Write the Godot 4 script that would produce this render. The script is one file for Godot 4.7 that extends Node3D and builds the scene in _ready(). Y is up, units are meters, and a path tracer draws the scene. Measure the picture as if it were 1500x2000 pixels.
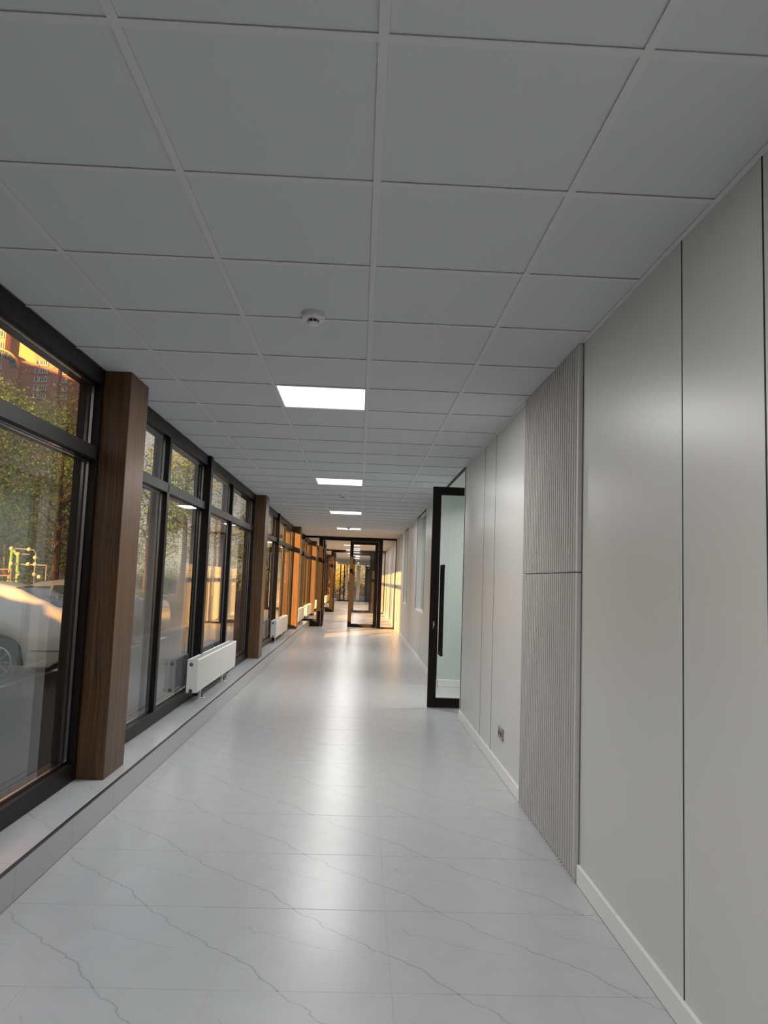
extends Node3D
# A long corridor at sunset: glazed left side on a tiled ledge, panelled right wall, grid ceiling.
# Units are metres, the floor is y = 0, the corridor runs towards -z, the camera stands at x = 0, z = 0.

const CEIL := 2.586
const XR := 1.075          # face of the right wall panels
const XL := -1.60          # inner face of the window frames
const XE := -1.365         # face of the ledge riser
const LEDGE := 0.155
const Z_PART := -20.84     # first glazed partition
const Z_PART2 := -30.1
const Z_END := -46.0
const Z_BACK := 3.6
const GROUND := -0.28
const BAY := 6.47
const PIL0 := -4.37        # camera-side face of the first column in view

var M := {}
var used := {}
var cache := {}

# ------------------------------------------------------------------ helpers
func numbered(called: String) -> String:
	var n: int = used.get(called, -1) + 1
	used[called] = n
	return called if n == 0 else "%s_%03d" % [called, n]

func thing(called: String, label: String, category: String, at := Vector3.ZERO, group := "", turn := 0.0) -> Node3D:
	var o := Node3D.new()
	o.name = numbered(called)
	add_child(o)
	o.position = at
	o.rotation.y = turn
	o.set_meta("label", label)
	o.set_meta("category", category)
	if group != "":
		o.set_meta("group", group)
	return o

func setting(called: String, label := "", at := Vector3.ZERO) -> Node3D:
	var o := Node3D.new()
	o.name = called
	add_child(o)
	o.position = at
	o.set_meta("kind", "structure")
	if label != "":
		o.set_meta("label", label)
	return o

func part(parent: Node3D, called: String, mesh: Mesh, mat: Material, at := Vector3.ZERO, rot := Vector3.ZERO) -> MeshInstance3D:
	var o := MeshInstance3D.new()
	o.name = called
	o.mesh = mesh
	o.material_override = mat
	o.position = at
	o.rotation = rot
	parent.add_child(o, true)
	return o

func copy_of(o: Node3D, at: Vector3, label: String) -> Node3D:
	var base: String = String(o.name).rstrip("0123456789").rstrip("_")
	var c: Node3D = o.duplicate()
	c.name = numbered(base)
	add_child(c)
	c.position = at
	c.set_meta("label", label)
	return c

func start() -> SurfaceTool:
	var st := SurfaceTool.new()
	st.begin(Mesh.PRIMITIVE_TRIANGLES)
	return st

# one triangle, wound so that it faces along "out"
func tri(st: SurfaceTool, a: Vector3, b: Vector3, c: Vector3, out: Vector3, flat := true, ua := Vector2.ZERO, ub := Vector2.ZERO, uc := Vector2.ZERO) -> void:
	var n := (b - a).cross(c - a)
	if n.length_squared() < 1e-16:
		return
	if n.dot(out) > 0.0:
		var t := b
		b = c
		c = t
		var w := ub
		ub = uc
		uc = w
		n = -n
	var nn := (-n).normalized()
	for q in [[a, ua], [b, ub], [c, uc]]:
		if flat:
			st.set_normal(nn)
		st.set_uv(q[1])
		st.add_vertex(q[0])

func quad(st: SurfaceTool, a: Vector3, b: Vector3, c: Vector3, d: Vector3, out: Vector3, flat := true, uv := [Vector2.ZERO, Vector2.ZERO, Vector2.ZERO, Vector2.ZERO]) -> void:
	tri(st, a, b, c, out, flat, uv[0], uv[1], uv[2])
	tri(st, a, c, d, out, flat, uv[0], uv[2], uv[3])

# box with chamfered edges, added to st, centred on c
func add_box(st: SurfaceTool, size: Vector3, c := Vector3.ZERO, bev := 0.0) -> void:
	var h := size * 0.5
	var b := minf(bev, minf(h.x, minf(h.y, h.z)) * 0.9)
	for ax in 3:
		var u := (ax + 1) % 3
		var v := (ax + 2) % 3
		for s in [-1.0, 1.0]:
			var n := Vector3.ZERO
			n[ax] = s
			var p := []
			for k in [[-1, -1], [1, -1], [1, 1], [-1, 1]]:
				var q := Vector3.ZERO
				q[ax] = s * h[ax]
				q[u] = k[0] * (h[u] - b)
				q[v] = k[1] * (h[v] - b)
				p.append(c + q)
			quad(st, p[0], p[1], p[2], p[3], n)
		if b > 0.0:
			for s in [-1.0, 1.0]:
				for t in [-1.0, 1.0]:
					var e := []
					for k in [[-1, 0], [1, 0], [1, 1], [-1, 1]]:
						var q := Vector3.ZERO
						q[ax] = k[0] * (h[ax] - b)
						q[u] = s * (h[u] - (b if k[1] == 1 else 0.0))
						q[v] = t * (h[v] - (0.0 if k[1] == 1 else b))
						e.append(c + q)
					var n2 := Vector3.ZERO
					n2[u] = s
					n2[v] = t
					quad(st, e[0], e[1], e[2], e[3], n2)
	if b > 0.0:
		for sx in [-1.0, 1.0]:
			for sy in [-1.0, 1.0]:
				for sz in [-1.0, 1.0]:
					var sg := Vector3(sx, sy, sz)
					var a1 := Vector3(h.x, h.y - b, h.z - b) * sg
					var a2 := Vector3(h.x - b, h.y, h.z - b) * sg
					var a3 := Vector3(h.x - b, h.y - b, h.z) * sg
					tri(st, c + a1, c + a2, c + a3, sg)

func box(size: Vector3, bev := 0.0) -> Mesh:
	var key := "b%.4f,%.4f,%.4f,%.4f" % [size.x, size.y, size.z, bev]
	if not cache.has(key):
		var st := start()
		add_box(st, size, Vector3.ZERO, bev)
		cache[key] = st.commit()
	return cache[key]

# a box between two corners, as a part
func span(parent: Node3D, called: String, lo: Vector3, hi: Vector3, mat: Material, bev := 0.0) -> MeshInstance3D:
	return part(parent, called, box((hi - lo).abs(), bev), mat, (lo + hi) * 0.5)

# turned shape: profile of (radius, height) from bottom to top
func lathe(profile: Array, seg := 24, smooth := false) -> Mesh:
	var st := start()
	if smooth:
		st.set_smooth_group(0)
	for i in profile.size() - 1:
		var p: Vector2 = profile[i]
		var q: Vector2 = profile[i + 1]
		var t := q - p
		for k in seg:
			var a0 := TAU * k / seg
			var a1 := TAU * (k + 1) / seg
			var am := (a0 + a1) * 0.5
			var out := Vector3(cos(am) * t.y, -t.x, sin(am) * t.y)
			quad(st, Vector3(cos(a0) * p.x, p.y, sin(a0) * p.x), Vector3(cos(a1) * p.x, p.y, sin(a1) * p.x), Vector3(cos(a1) * q.x, q.y, sin(a1) * q.x), Vector3(cos(a0) * q.x, q.y, sin(a0) * q.x), out, not smooth)
	if smooth:
		st.generate_normals()
	return st.commit()

func tube(points: Array, r: float, seg := 8) -> Mesh:
	var st := start()
	add_tube(st, points, r, seg)
	return st.commit()

func add_tube(st: SurfaceTool, points: Array, r: float, seg := 8, r2 := -1.0) -> void:
	var rings := []
	for i in points.size():
		var p: Vector3 = points[i]
		var d: Vector3 = (points[mini(i + 1, points.size() - 1)] - points[maxi(i - 1, 0)]).normalized()
		var side := d.cross(Vector3.UP if absf(d.y) < 0.9 else Vector3.RIGHT).normalized()
		var up := side.cross(d).normalized()
		var rr := r if r2 < 0.0 else lerpf(r, r2, float(i) / maxf(1.0, points.size() - 1))
		var ring := []
		for k in seg:
			var a := TAU * k / seg
			ring.append(p + (side * cos(a) + up * sin(a)) * rr)
		rings.append(ring)
	for i in rings.size() - 1:
		for k in seg:
			var a: Vector3 = rings[i][k]
			var b: Vector3 = rings[i][(k + 1) % seg]
			var c: Vector3 = rings[i + 1][(k + 1) % seg]
			var d: Vector3 = rings[i + 1][k]
			quad(st, a, b, c, d, (a + b) * 0.5 - points[i])
	for e in [0, rings.size() - 1]:
		var o: Vector3 = points[e] - points[1 if e == 0 else points.size() - 2]
		for k in range(1, seg - 1):
			tri(st, rings[e][0], rings[e][k], rings[e][k + 1], o)

func mat(name_: String, c: Color, rough := 0.6, metal := 0.0, spec := 0.5) -> StandardMaterial3D:
	var m := StandardMaterial3D.new()
	m.resource_name = name_
	m.albedo_color = c
	m.roughness = rough
	m.metallic = metal
	m.metallic_specular = spec
	M[name_] = m
	return m

func rgb(r: int, g: int, b: int) -> Color:
	return Color(r / 255.0, g / 255.0, b / 255.0)

func noise(s: int, freq: float, oct := 3) -> FastNoiseLite:
	var n := FastNoiseLite.new()
	n.seed = s
	n.noise_type = FastNoiseLite.TYPE_SIMPLEX_SMOOTH
	n.frequency = freq
	n.fractal_octaves = oct
	return n

func noise_tex(s: int, freq: float, a: Color, b: Color, size := 512) -> NoiseTexture2D:
	var t := NoiseTexture2D.new()
	t.width = size
	t.height = size
	t.seamless = true
	t.noise = noise(s, freq, 4)
	var g := Gradient.new()
	g.set_color(0, a)
	g.set_color(1, b)
	t.color_ramp = g
	return t

# ------------------------------------------------------------------ textures
func marble_texture() -> ImageTexture:
	var n := 768
	var im := Image.create(n, n, false, Image.FORMAT_RGB8)
	var cloud := noise(11, 0.006, 3)
	var base := rgb(196, 198, 199)
	for y in n:
		for x in n:
			var fx := float(x) / n * TAU
			var fy := float(y) / n * TAU
			var k := 1.0 + 0.022 * cloud.get_noise_3d(cos(fx) * 90.0 + sin(fy) * 60.0, sin(fx) * 90.0, cos(fy) * 90.0)
			im.set_pixel(x, y, Color(base.r * k, base.g * k, base.b * k))
	var wob := noise(23, 0.012, 2)
	var veins := [
		[[0.0, .60], [.08, .66], [.15, .74], [.22, .79], [.28, .90], [.37, 1.0]], 6.0, 0.29,
		[[.37, 0.0], [.44, .09], [.53, .15], [.60, .26], [.70, .34], [.80, .42], [.90, .52], [1.0, .60]], 5.2, 0.26,
		[[.10, .27], [.12, .33], [.18, .345], [.27, .37], [.36, .43], [.48, .49], [.62, .54], [.74, .565]], 3.6, 0.18,
		[[.70, .60], [.82, .63], [.92, .68], [1.0, .70]], 2.2, 0.14,
		[[0.0, .70], [.10, .76], [.18, .80]], 2.4, 0.14,
		[[.60, .12], [.70, .17], [.84, .20], [.96, .25]], 1.8, 0.13,
		[[.06, .92], [.2, .95], [.30, .99]], 1.8, 0.10,
	]
	for v in range(0, veins.size(), 3):
		var pts: Array = veins[v]
		var w: float = veins[v + 1]
		var al: float = veins[v + 2]
		var mask := {}
		for i in pts.size() - 1:
			for s in 60:
				var f := s / 60.0
				var p := Vector2(lerpf(pts[i][0], pts[i + 1][0], f), lerpf(pts[i][1], pts[i + 1][1], f)) * n
				var edge := minf(1.0, minf(minf(p.x, n - p.x), minf(p.y, n - p.y)) / 40.0)
				p += Vector2(wob.get_noise_2d(p.x, p.y), wob.get_noise_2d(p.x + 900, p.y)) * 16.0 * maxf(edge, 0.0)
				var ww := w * (0.75 + 0.7 * absf(wob.get_noise_2d(p.x * 0.4, p.y * 0.4 + 400)))
				var r := int(ceil(ww)) + 1
				for dy in range(-r, r + 1):
					for dx in range(-r, r + 1):
						var dist := sqrt(dx * dx + dy * dy)
						var a := clampf(1.0 - dist / ww, 0.0, 1.0)
						if a > 0.0:
							var key := Vector2i(posmod(int(p.x) + dx, n), posmod(int(p.y) + dy, n))
							mask[key] = maxf(mask.get(key, 0.0), a)
		for key in mask:
			var c := im.get_pixel(key.x, key.y)
			im.set_pixel(key.x, key.y, c.lerp(rgb(108, 112, 117), al * minf(1.0, mask[key] * 2.4)))
	return ImageTexture.create_from_image(im)

func wood_texture() -> ImageTexture:
	var w := 512
	var h := 512
	var im := Image.create(w, h, false, Image.FORMAT_RGB8)
	var a := noise(5, 0.05, 4)
	var b := noise(6, 0.25, 2)
	var c := noise(7, 0.008, 2)
	for y in h:
		for x in w:
			var fy := float(y) / h * TAU
			var cy := cos(fy) * 6.0
			var sy := sin(fy) * 6.0
			var bend := c.get_noise_3d(x, cy * 12.0, sy * 12.0) * 26.0
			var g := a.get_noise_3d(x * 1.0 + bend, cy, sy) * 0.75 + b.get_noise_3d(x * 1.6, cy * 2.0, sy * 2.0) * 0.45
			var k := clampf(0.5 + g * 0.9, 0.0, 1.0)
			im.set_pixel(x, y, rgb(54, 35, 19).lerp(rgb(118, 83, 48), k))
	return ImageTexture.create_from_image(im)

func make_materials() -> void:
	var m: StandardMaterial3D
	m = mat("marble", Color.WHITE, 0.28, 0.0, 0.5)
	m.albedo_texture = marble_texture()
	mat("grout", rgb(208, 209, 207), 0.8)
	mat("riser", rgb(180, 181, 184), 0.3)
	mat("ledge_edge", rgb(58, 58, 60), 0.4, 0.6)
	mat("tile_ceiling", rgb(213, 215, 218), 0.95, 0.0, 0.2)
	mat("grid_bar", rgb(219, 221, 220), 0.9, 0.0, 0.2)
	mat("void", rgb(40, 40, 40), 1.0, 0.0, 0.0)
	mat("plaster", rgb(205, 205, 203), 0.9, 0.0, 0.3)
	mat("panel", rgb(216, 216, 212), 0.36, 0.0, 0.5)
	mat("joint", rgb(22, 22, 23), 0.6)
	mat("slat", rgb(206, 203, 199), 0.5, 0.0, 0.45)
	mat("slat_back", rgb(78, 74, 71), 0.7)
	mat("skirting", rgb(243, 242, 237), 0.4)
	mat("frame", rgb(17, 12, 10), 0.45, 0.0, 0.35)
	mat("black", rgb(22, 11, 8), 0.5, 0.0, 0.35)
	m = mat("wood", Color.WHITE, 0.42, 0.0, 0.5)
	m.albedo_texture = wood_texture()
	m.uv1_triplanar = true
	m.uv1_scale = Vector3(2.6, 0.42, 2.6)
	mat("radiator", rgb(224, 224, 220), 0.35)
	mat("grille_dark", rgb(120, 122, 120), 0.5)
	mat("chrome", rgb(170, 170, 170), 0.25, 1.0)
	mat("dark_plastic", rgb(38, 40, 42), 0.45)
	mat("white_plastic", rgb(226, 226, 224), 0.45)
	mat("socket", rgb(150, 144, 135), 0.4)
	mat("socket_hole", rgb(58, 54, 50), 0.5)
	mat("frosted", rgb(160, 172, 168), 0.55, 0.0, 0.4)
	mat("alcove", rgb(208, 216, 210), 0.8, 0.0, 0.35)
	m = mat("glass", Color(0.05, 0.06, 0.055, 0.02), 0.0, 0.0, 0.5)
	m.transparency = BaseMaterial3D.TRANSPARENCY_ALPHA
	m = mat("door_glass", Color(0.05, 0.07, 0.06, 0.03), 0.0, 0.0, 0.5)
	m.transparency = BaseMaterial3D.TRANSPARENCY_ALPHA
	m = mat("diffuser", Color.WHITE, 0.5)
	m.emission_enabled = true
	m.emission = Color(1, 1, 1)
	m.emission_energy_multiplier = 2.2
	# outside
	m = mat("asphalt", Color.WHITE, 0.9, 0.0, 0.3)
	m.albedo_texture = noise_tex(31, 0.09, rgb(32, 32, 31), rgb(66, 65, 62))
	m.uv1_triplanar = true
	m.uv1_world_triplanar = true
	m.uv1_scale = Vector3(0.7, 0.7, 0.7)
	mat("road_paint", rgb(205, 203, 196), 0.8)
	m = mat("car_white", rgb(230, 220, 200), 0.28, 0.0, 0.5)
	m.clearcoat_enabled = true
	m.clearcoat = 1.0
	m.clearcoat_roughness = 0.05
	m = mat("car_grey", rgb(96, 98, 102), 0.28, 0.4, 0.5)
	m.clearcoat_enabled = true
	m.clearcoat_roughness = 0.05
	mat("car_glass", rgb(24, 30, 36), 0.04, 0.0, 0.6)
	mat("tire", rgb(26, 26, 27), 0.85)
	mat("rim", rgb(178, 180, 184), 0.3, 0.85)
	mat("tail", rgb(150, 22, 18), 0.2)
	mat("bark", rgb(74, 60, 46), 0.95)
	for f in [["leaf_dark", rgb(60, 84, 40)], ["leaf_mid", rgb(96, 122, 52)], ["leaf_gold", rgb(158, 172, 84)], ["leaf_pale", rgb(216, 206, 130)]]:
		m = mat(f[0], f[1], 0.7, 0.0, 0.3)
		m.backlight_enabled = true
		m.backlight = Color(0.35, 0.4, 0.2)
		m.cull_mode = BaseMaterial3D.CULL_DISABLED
	m = mat("brick", Color.WHITE, 0.9, 0.0, 0.2)
	m.albedo_texture = noise_tex(41, 0.05, rgb(176, 130, 112), rgb(206, 160, 140))
	m.uv1_triplanar = true
	m.uv1_scale = Vector3(0.4, 1.6, 0.4)
	m = mat("brick_pale", Color.WHITE, 0.9, 0.0, 0.2)
	m.albedo_texture = noise_tex(42, 0.05, rgb(178, 142, 112), rgb(206, 172, 140))
	m.uv1_triplanar = true
	m.uv1_scale = Vector3(0.4, 1.6, 0.4)
	mat("render_cream", rgb(196, 160, 126), 0.9, 0.0, 0.2)
	mat("far_window", rgb(70, 78, 84), 0.1, 0.0, 0.6)
	mat("far_window_frame", rgb(228, 222, 214), 0.6)
	mat("concrete", rgb(150, 146, 140), 0.9)
	mat("lime", rgb(104, 142, 40), 0.5)
	mat("ball", rgb(196, 178, 150), 0.5)
	mat("steel", rgb(150, 148, 146), 0.4, 0.6)
	mat("rail_red", rgb(150, 84, 78), 0.5)

# ------------------------------------------------------------------ setting
# floor tile with its print: top at y = 0, from (0,0) to (w,d), uv rectangle u0..u1, v0..v1
func tile_mesh(w: float, d: float, u0: float, u1: float, v0: float, v1: float) -> Mesh:
	var key := "t%.4f,%.4f,%.3f,%.3f,%.3f,%.3f" % [w, d, u0, u1, v0, v1]
	if cache.has(key):
		return cache[key]
	var st := start()
	var b := 0.0012
	var t := 0.009
	var o := [Vector3(0, 0, 0), Vector3(w, 0, 0), Vector3(w, 0, d), Vector3(0, 0, d)]
	var uvs := [Vector2(u0, v0), Vector2(u1, v0), Vector2(u1, v1), Vector2(u0, v1)]
	var top := []
	var mid := []
	var low := []
	var mid_pt := Vector3(w * 0.5, 0, d * 0.5)
	for p in o:
		var s := Vector3(signf(mid_pt.x - p.x), 0, signf(mid_pt.z - p.z))
		top.append(p + s * b)
		mid.append(p + Vector3(0, -b, 0))
		low.append(p + Vector3(0, -t, 0))
	quad(st, top[0], top[1], top[2], top[3], Vector3.UP, true, uvs)
	for k in 4:
		var j := (k + 1) % 4
		var out: Vector3 = (o[k] + o[j]) * 0.5 - mid_pt
		quad(st, top[k], top[j], mid[j], mid[k], out.normalized() + Vector3.UP, true, [uvs[k], uvs[j], uvs[j], uvs[k]])
		quad(st, mid[k], mid[j], low[j], low[k], out, true, [uvs[k], uvs[j], uvs[j], uvs[k]])
	cache[key] = st.commit()
	return cache[key]

func build_floor() -> void:
	var f := setting("floor", "pale grey marble-look tiled floor of the corridor")
	span(f, "screed", Vector3(-1.9, -0.2, Z_END - 0.3), Vector3(3.3, -0.0022, Z_BACK + 0.1), M.grout)
	var g := 0.0022
	var xs := [XE, -1.047, -0.442, 0.163, 0.768, 1.062]
	var us := [[0.474, 1.0], [0.0, 1.0], [0.0, 1.0], [0.0, 1.0], [0.0, 0.486]]
	var rest := start()
	var k := 0
	var z := -2.54 + 0.6 * 10
	while z > Z_END:
		for c in 5:
			var w: float = xs[c + 1] - xs[c] - g
			var mesh := tile_mesh(w, 0.6 - g, us[c][0], us[c][1], 0.0, 1.0)
			var at := Vector3(xs[c] + g * 0.5, 0, z - 0.6 + g * 0.5)
			if z <= 0.5 and z > Z_PART - 0.6:
				part(f, "floor_tile", mesh, M.marble, at)
			else:
				rest.append_from(mesh, 0, Transform3D(Basis(), at))
		z -= 0.6
	# the side passage behind the open door
	for i in 4:
		for j in 4:
			part(f, "floor_tile", tile_mesh(0.52 - g, 0.554 - g, 0.0, 0.86, 0.0, 0.92), M.marble, Vector3(1.062 + g + i * 0.52, 0, -9.66 + j * 0.554))
	var r := part(f, "far_floor_tiles", rest.commit(), M.marble)
	r.set_meta("kind", "stuff")

func build_ledge() -> void:
	var t := setting("trim_1", "tiled ledge under the windows")
	var z0 := Z_BACK
	span(t, "core", Vector3(-1.80, 0.001, Z_END), Vector3(XE - 0.010, LEDGE - 0.010, z0), M.grout)
	span(t, "edge_strip", Vector3(XE - 0.010, LEDGE - 0.009, Z_END), Vector3(XE + 0.0012, LEDGE + 0.0008, z0), M.ledge_edge)
	var g := 0.0022
	var z := -2.54 + 0.6 * 10
	var top := tile_mesh(XE - 0.0105 - (XL - 0.02), 0.6 - g, 0.30, 0.68, 0.0, 1.0)
	var st := start()
	var st2 := start()
	# riser: plain tiles stood upright
	var face := tile_mesh(LEDGE - 0.012, 0.6 - g, 0.05, 0.30, 0.0, 1.0)
	while z > Z_END:
		if z <= 0.5 and z > Z_PART - 0.6:
			part(t, "ledge_tile", top, M.marble, Vector3(XL - 0.02, LEDGE, z - 0.6 + g * 0.5))
			part(t, "riser_tile", face, M.riser, Vector3(XE, LEDGE - 0.010, z - 0.6 + g * 0.5), Vector3(0, 0, -PI * 0.5))
		else:
			st.append_from(top, 0, Transform3D(Basis(), Vector3(XL - 0.02, LEDGE, z - 0.6 + g * 0.5)))
			st2.append_from(face, 0, Transform3D(Basis(Vector3.BACK, -PI * 0.5), Vector3(XE, LEDGE - 0.010, z - 0.6 + g * 0.5)))
		z -= 0.6
	var r := part(t, "far_ledge_tiles", st.commit(), M.marble)
	r.set_meta("kind", "stuff")
	var r2 := part(t, "far_riser_tiles", st2.commit(), M.riser)
	r2.set_meta("kind", "stuff")

const GX := [-1.60, -1.1917, -0.5917, 0.0083, 0.6083, 1.068]
func row_z(r: int) -> float:
	return -(1.5124 + 0.6 * r)

func is_lamp(r: int) -> bool:
	return posmod(r - 5, 7) == 0

func build_ceiling() -> void:
	var c := setting("ceiling", "suspended ceiling of plain grey tiles in a metal grid")
	span(c, "slab", Vector3(-1.86, CEIL + 0.12, Z_END - 0.3), Vector3(3.3, CEIL + 0.42, Z_BACK + 0.1), M.void)
	var rest := start()
	var first := -8
	var last := int((-Z_END - 1.5124) / 0.6)
	for r in range(first, last + 1):
		var z1 := row_z(r)
		var z0 := maxf(z1 - 0.6, Z_END)
		for k in 5:
			if is_lamp(r) and k == 2:
				continue
			var lo := Vector3(GX[k] + 0.004, CEIL, z0 + 0.004)
			var hi := Vector3(GX[k + 1] - 0.004, CEIL + 0.014, z1 - 0.004)
			if r >= -1 and r < 33:
				span(c, "ceiling_tile", lo, hi, M.tile_ceiling, 0.0008)
			else:
				add_box(rest, hi - lo, (lo + hi) * 0.5)
	var q := part(c, "far_ceiling_tiles", rest.commit(), M.tile_ceiling)
	q.set_meta("kind", "stuff")
	# grid: flanges hang 4 mm below the tiles
	for k in range(1, 5):
		span(c, "main_bar", Vector3(GX[k] - 0.012, CEIL - 0.0050, Z_END), Vector3(GX[k] + 0.012, CEIL - 0.0022, Z_BACK), M.grid_bar)
	for r in range(first, last + 1):
		span(c, "cross_bar", Vector3(GX[0], CEIL - 0.0048, row_z(r) - 0.012), Vector3(GX[5], CEIL - 0.0022, row_z(r) + 0.012), M.grid_bar)
	span(c, "wall_angle", Vector3(1.056, CEIL - 0.0046, -7.44), Vector3(1.078, CEIL - 0.002, Z_BACK), M.grid_bar)
	span(c, "wall_angle", Vector3(1.056, CEIL - 0.0046, Z_END), Vector3(1.078, CEIL - 0.002, -9.66), M.grid_bar)
	# ceiling of the side passage
	span(c, "passage_ceiling", Vector3(1.09, CEIL, -9.7), Vector3(3.2, CEIL + 0.03, -7.4), M.alcove)

func build_lights() -> void:
	var names := {-2: "square ceiling light panel overhead behind the nearest ceiling row", 5: "largest, nearest lit square ceiling panel ahead of the smoke detector", 12: "second lit ceiling panel along the corridor", 19: "third lit ceiling panel, past the second smoke detector", 26: "fourth lit ceiling panel, just before the glazed partition", 33: "lit ceiling panel just beyond the first glazed partition", 40: "lit ceiling panel midway between the two glazed partitions", 47: "lit ceiling panel near the second glazed partition", 54: "lit ceiling panel past the second glazed partition", 61: "lit ceiling panel second from the far end", 68: "farthest lit ceiling panel near the end of the corridor"}
	names[-100] = "square ceiling light in the side passage behind the open glass door"
	for r in names:
		var z := row_z(r) - 0.3
		var x: float = (GX[2] + GX[3]) * 0.5
		if r == -100:
			x = 2.35
			z = -8.75
		if z < Z_END + 0.4:
			continue
		var t := thing("ceiling_light", names[r], "ceiling light", Vector3(x, CEIL, z), "square LED ceiling panels")
		var st := start()
		for s in [-1.0, 1.0]:
			add_box(st, Vector3(0.59, 0.012, 0.012), Vector3(0, 0.004, s * 0.289), 0.001)
			add_box(st, Vector3(0.012, 0.012, 0.566), Vector3(s * 0.289, 0.004, 0), 0.001)
		part(t, "frame", st.commit(), M.white_plastic)
		part(t, "diffuser", box(Vector3(0.566, 0.004, 0.566)), M.diffuser, Vector3(0, 0.004, 0))
		var l := AreaLight3D.new()
		l.name = "lamp"
		l.area_size = Vector2(0.56, 0.56)
		l.light_energy = PANEL
		l.light_color = Color(1.0, 0.995, 0.985)
		l.area_range = 60.0
		l.shadow_enabled = true
		t.add_child(l)
		l.position = Vector3(0, -0.006, 0)
		l.rotation = Vector3(-PI * 0.5, 0, 0)

func panel_run(w: Node3D, seams: Array, y0 := 0.0, y1 := CEIL - 0.001) -> void:
	for i in seams.size() - 1:
		span(w, "wall_panel", Vector3(XR, y0, seams[i + 1] + 0.0030), Vector3(XR + 0.016, y1, seams[i] - 0.0030), M.panel, 0.0010)
		if i > 0:
			span(w, "joint_strip", Vector3(XR - 0.0010, y0, seams[i] - 0.0030), Vector3(XR + 0.016, y1, seams[i] + 0.0030), M.joint)

func build_right_wall() -> void:
	var w := setting("wall_right", "right wall of satin light grey panels with black joints")
	# masonry behind the panels, with the side passage left open
	span(w, "masonry", Vector3(XR + 0.0155, 0, -7.44), Vector3(XR + 0.22, CEIL + 0.1, Z_BACK), M.joint)
	span(w, "masonry", Vector3(XR + 0.0155, 0, -11.95), Vector3(XR + 0.22, CEIL + 0.1, -9.79), M.joint)
	for b in [[-13.6, -16.2], [-17.35, Z_END]]:
		span(w, "masonry", Vector3(XR + 0.0155, 0, b[1]), Vector3(XR + 0.22, CEIL + 0.1, b[0]), M.joint)
	for b in [[-11.95, -13.6], [-16.2, -17.35]]:
		span(w, "masonry", Vector3(XR + 0.0155, 0, b[1]), Vector3(XR + 0.22, 0.86, b[0]), M.joint)
	panel_run(w, [Z_BACK, 2.45, 1.3, 0.75, -0.4, -0.86, -1.867, -2.368, -3.462])
	panel_run(w, [-4.652, -5.74, -6.25, -7.425])
	panel_run(w, [-9.66, -10.8, -11.93])
	panel_run(w, [-11.93, -12.35, -13.62], 0.0, 0.845)
	panel_run(w, [-13.62, -14.8, -15.3, -16.18])
	panel_run(w, [-16.18, -17.37], 0.0, 0.845)
	panel_run(w, [-17.37, -18.5])
	panel_run(w, [-23.2, -24.4, -25.6, -26.8, -28.0, -29.2, Z_PART2])
	panel_run(w, [Z_PART2, -31.5, -33.0, -34.5, -36.0, -37.5, -39.0, -40.5, -42.0, -43.5, Z_END])
	# black edge profile round the side passage, and its pale inner faces
	span(w, "edge_profile", Vector3(XR - 0.004, 0.10, -7.438), Vector3(XR + 0.018, CEIL - 0.004, -7.427), M.joint)
	span(w, "edge_bead", Vector3(XR - 0.003, 0.0, -7.470), Vector3(XR + 0.02, CEIL - 0.013, -7.438), M.skirting, 0.002)
	span(w, "edge_profile", Vector3(XR - 0.004, CEIL - 0.012, -9.66), Vector3(XR + 0.018, CEIL - 0.001, -7.438), M.joint)
	var a := setting("wall_passage", "pale painted walls of the side passage")
	span(a, "passage_jamb", Vector3(XR + 0.012, 0, -7.46), Vector3(3.2, CEIL, -7.441), M.alcove)
	span(a, "passage_far_wall", Vector3(XR + 0.0, 0, -9.80), Vector3(3.2, CEIL, -9.662), M.alcove)
	span(a, "passage_end_wall", Vector3(3.1, 0, -9.7), Vector3(3.25, CEIL, -7.4), M.alcove)
	span(a, "passage_skirting", Vector3(XR + 0.016, 0, -9.662), Vector3(3.1, 0.095, -9.645), M.skirting, 0.003)
	var back := setting("wall_back", "wall behind the viewer")
	span(back, "wall_panel", Vector3(-1.8, 0, Z_BACK), Vector3(1.3, CEIL + 0.1, Z_BACK + 0.15), M.panel)
	# skirting: interrupted by the slat panel and the passage
	var s := setting("baseboard_right", "white skirting board along the right wall")
	for b in [[Z_BACK, -0.92], [-0.922, -2.945], [-2.947, -3.452], [-4.664, -7.43], [-9.64, -14.0], [-14.002, -18.49], [-23.21, Z_PART2], [Z_PART2, Z_END]]:
		span(s, "skirting_board", Vector3(1.060, 0.0, b[1]), Vector3(1.076, 0.090, b[0]), M.skirting, 0.004)

func slat_panel(label: String, z1: float, z0: float, joint: float) -> void:
	var t := thing("slat_panel", label, "wall panel", Vector3(XR, 0, z1), "ribbed slat panels on the right wall")
	var n := int(round((z1 - z0) / 0.041))
	var pitch := (z1 - z0) / n
	for part_y in [[0.012, joint - 0.002], [joint + 0.002, CEIL - 0.006]]:
		span(t, "backing", Vector3(0.0, part_y[0], z0 - z1 + 0.003), Vector3(0.014, part_y[1], -0.003), M.slat_back)
		var hgt: float = part_y[1] - part_y[0]
		for i in n:
			var wide := 0.036 if i == 0 else 0.018
			part(t, "slat", box(Vector3(0.022, hgt, wide), 0.0035), M.slat, Vector3(-0.011, part_y[0] + hgt * 0.5, -pitch * (i + 0.5) + (0.003 if i == 0 else 0.0)))

func build_slats() -> void:
	slat_panel("tall light grey ribbed slat panel beside the power socket, nearest the viewer", -3.462, -4.652, 1.442)
	slat_panel("sunlit ribbed slat panel on the right wall just before the glazed partition", -18.50, -20.78, 1.442)
	slat_panel("sunlit ribbed slat panel on the right wall just beyond the glazed partition", -20.90, -23.20, 1.442)

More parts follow.
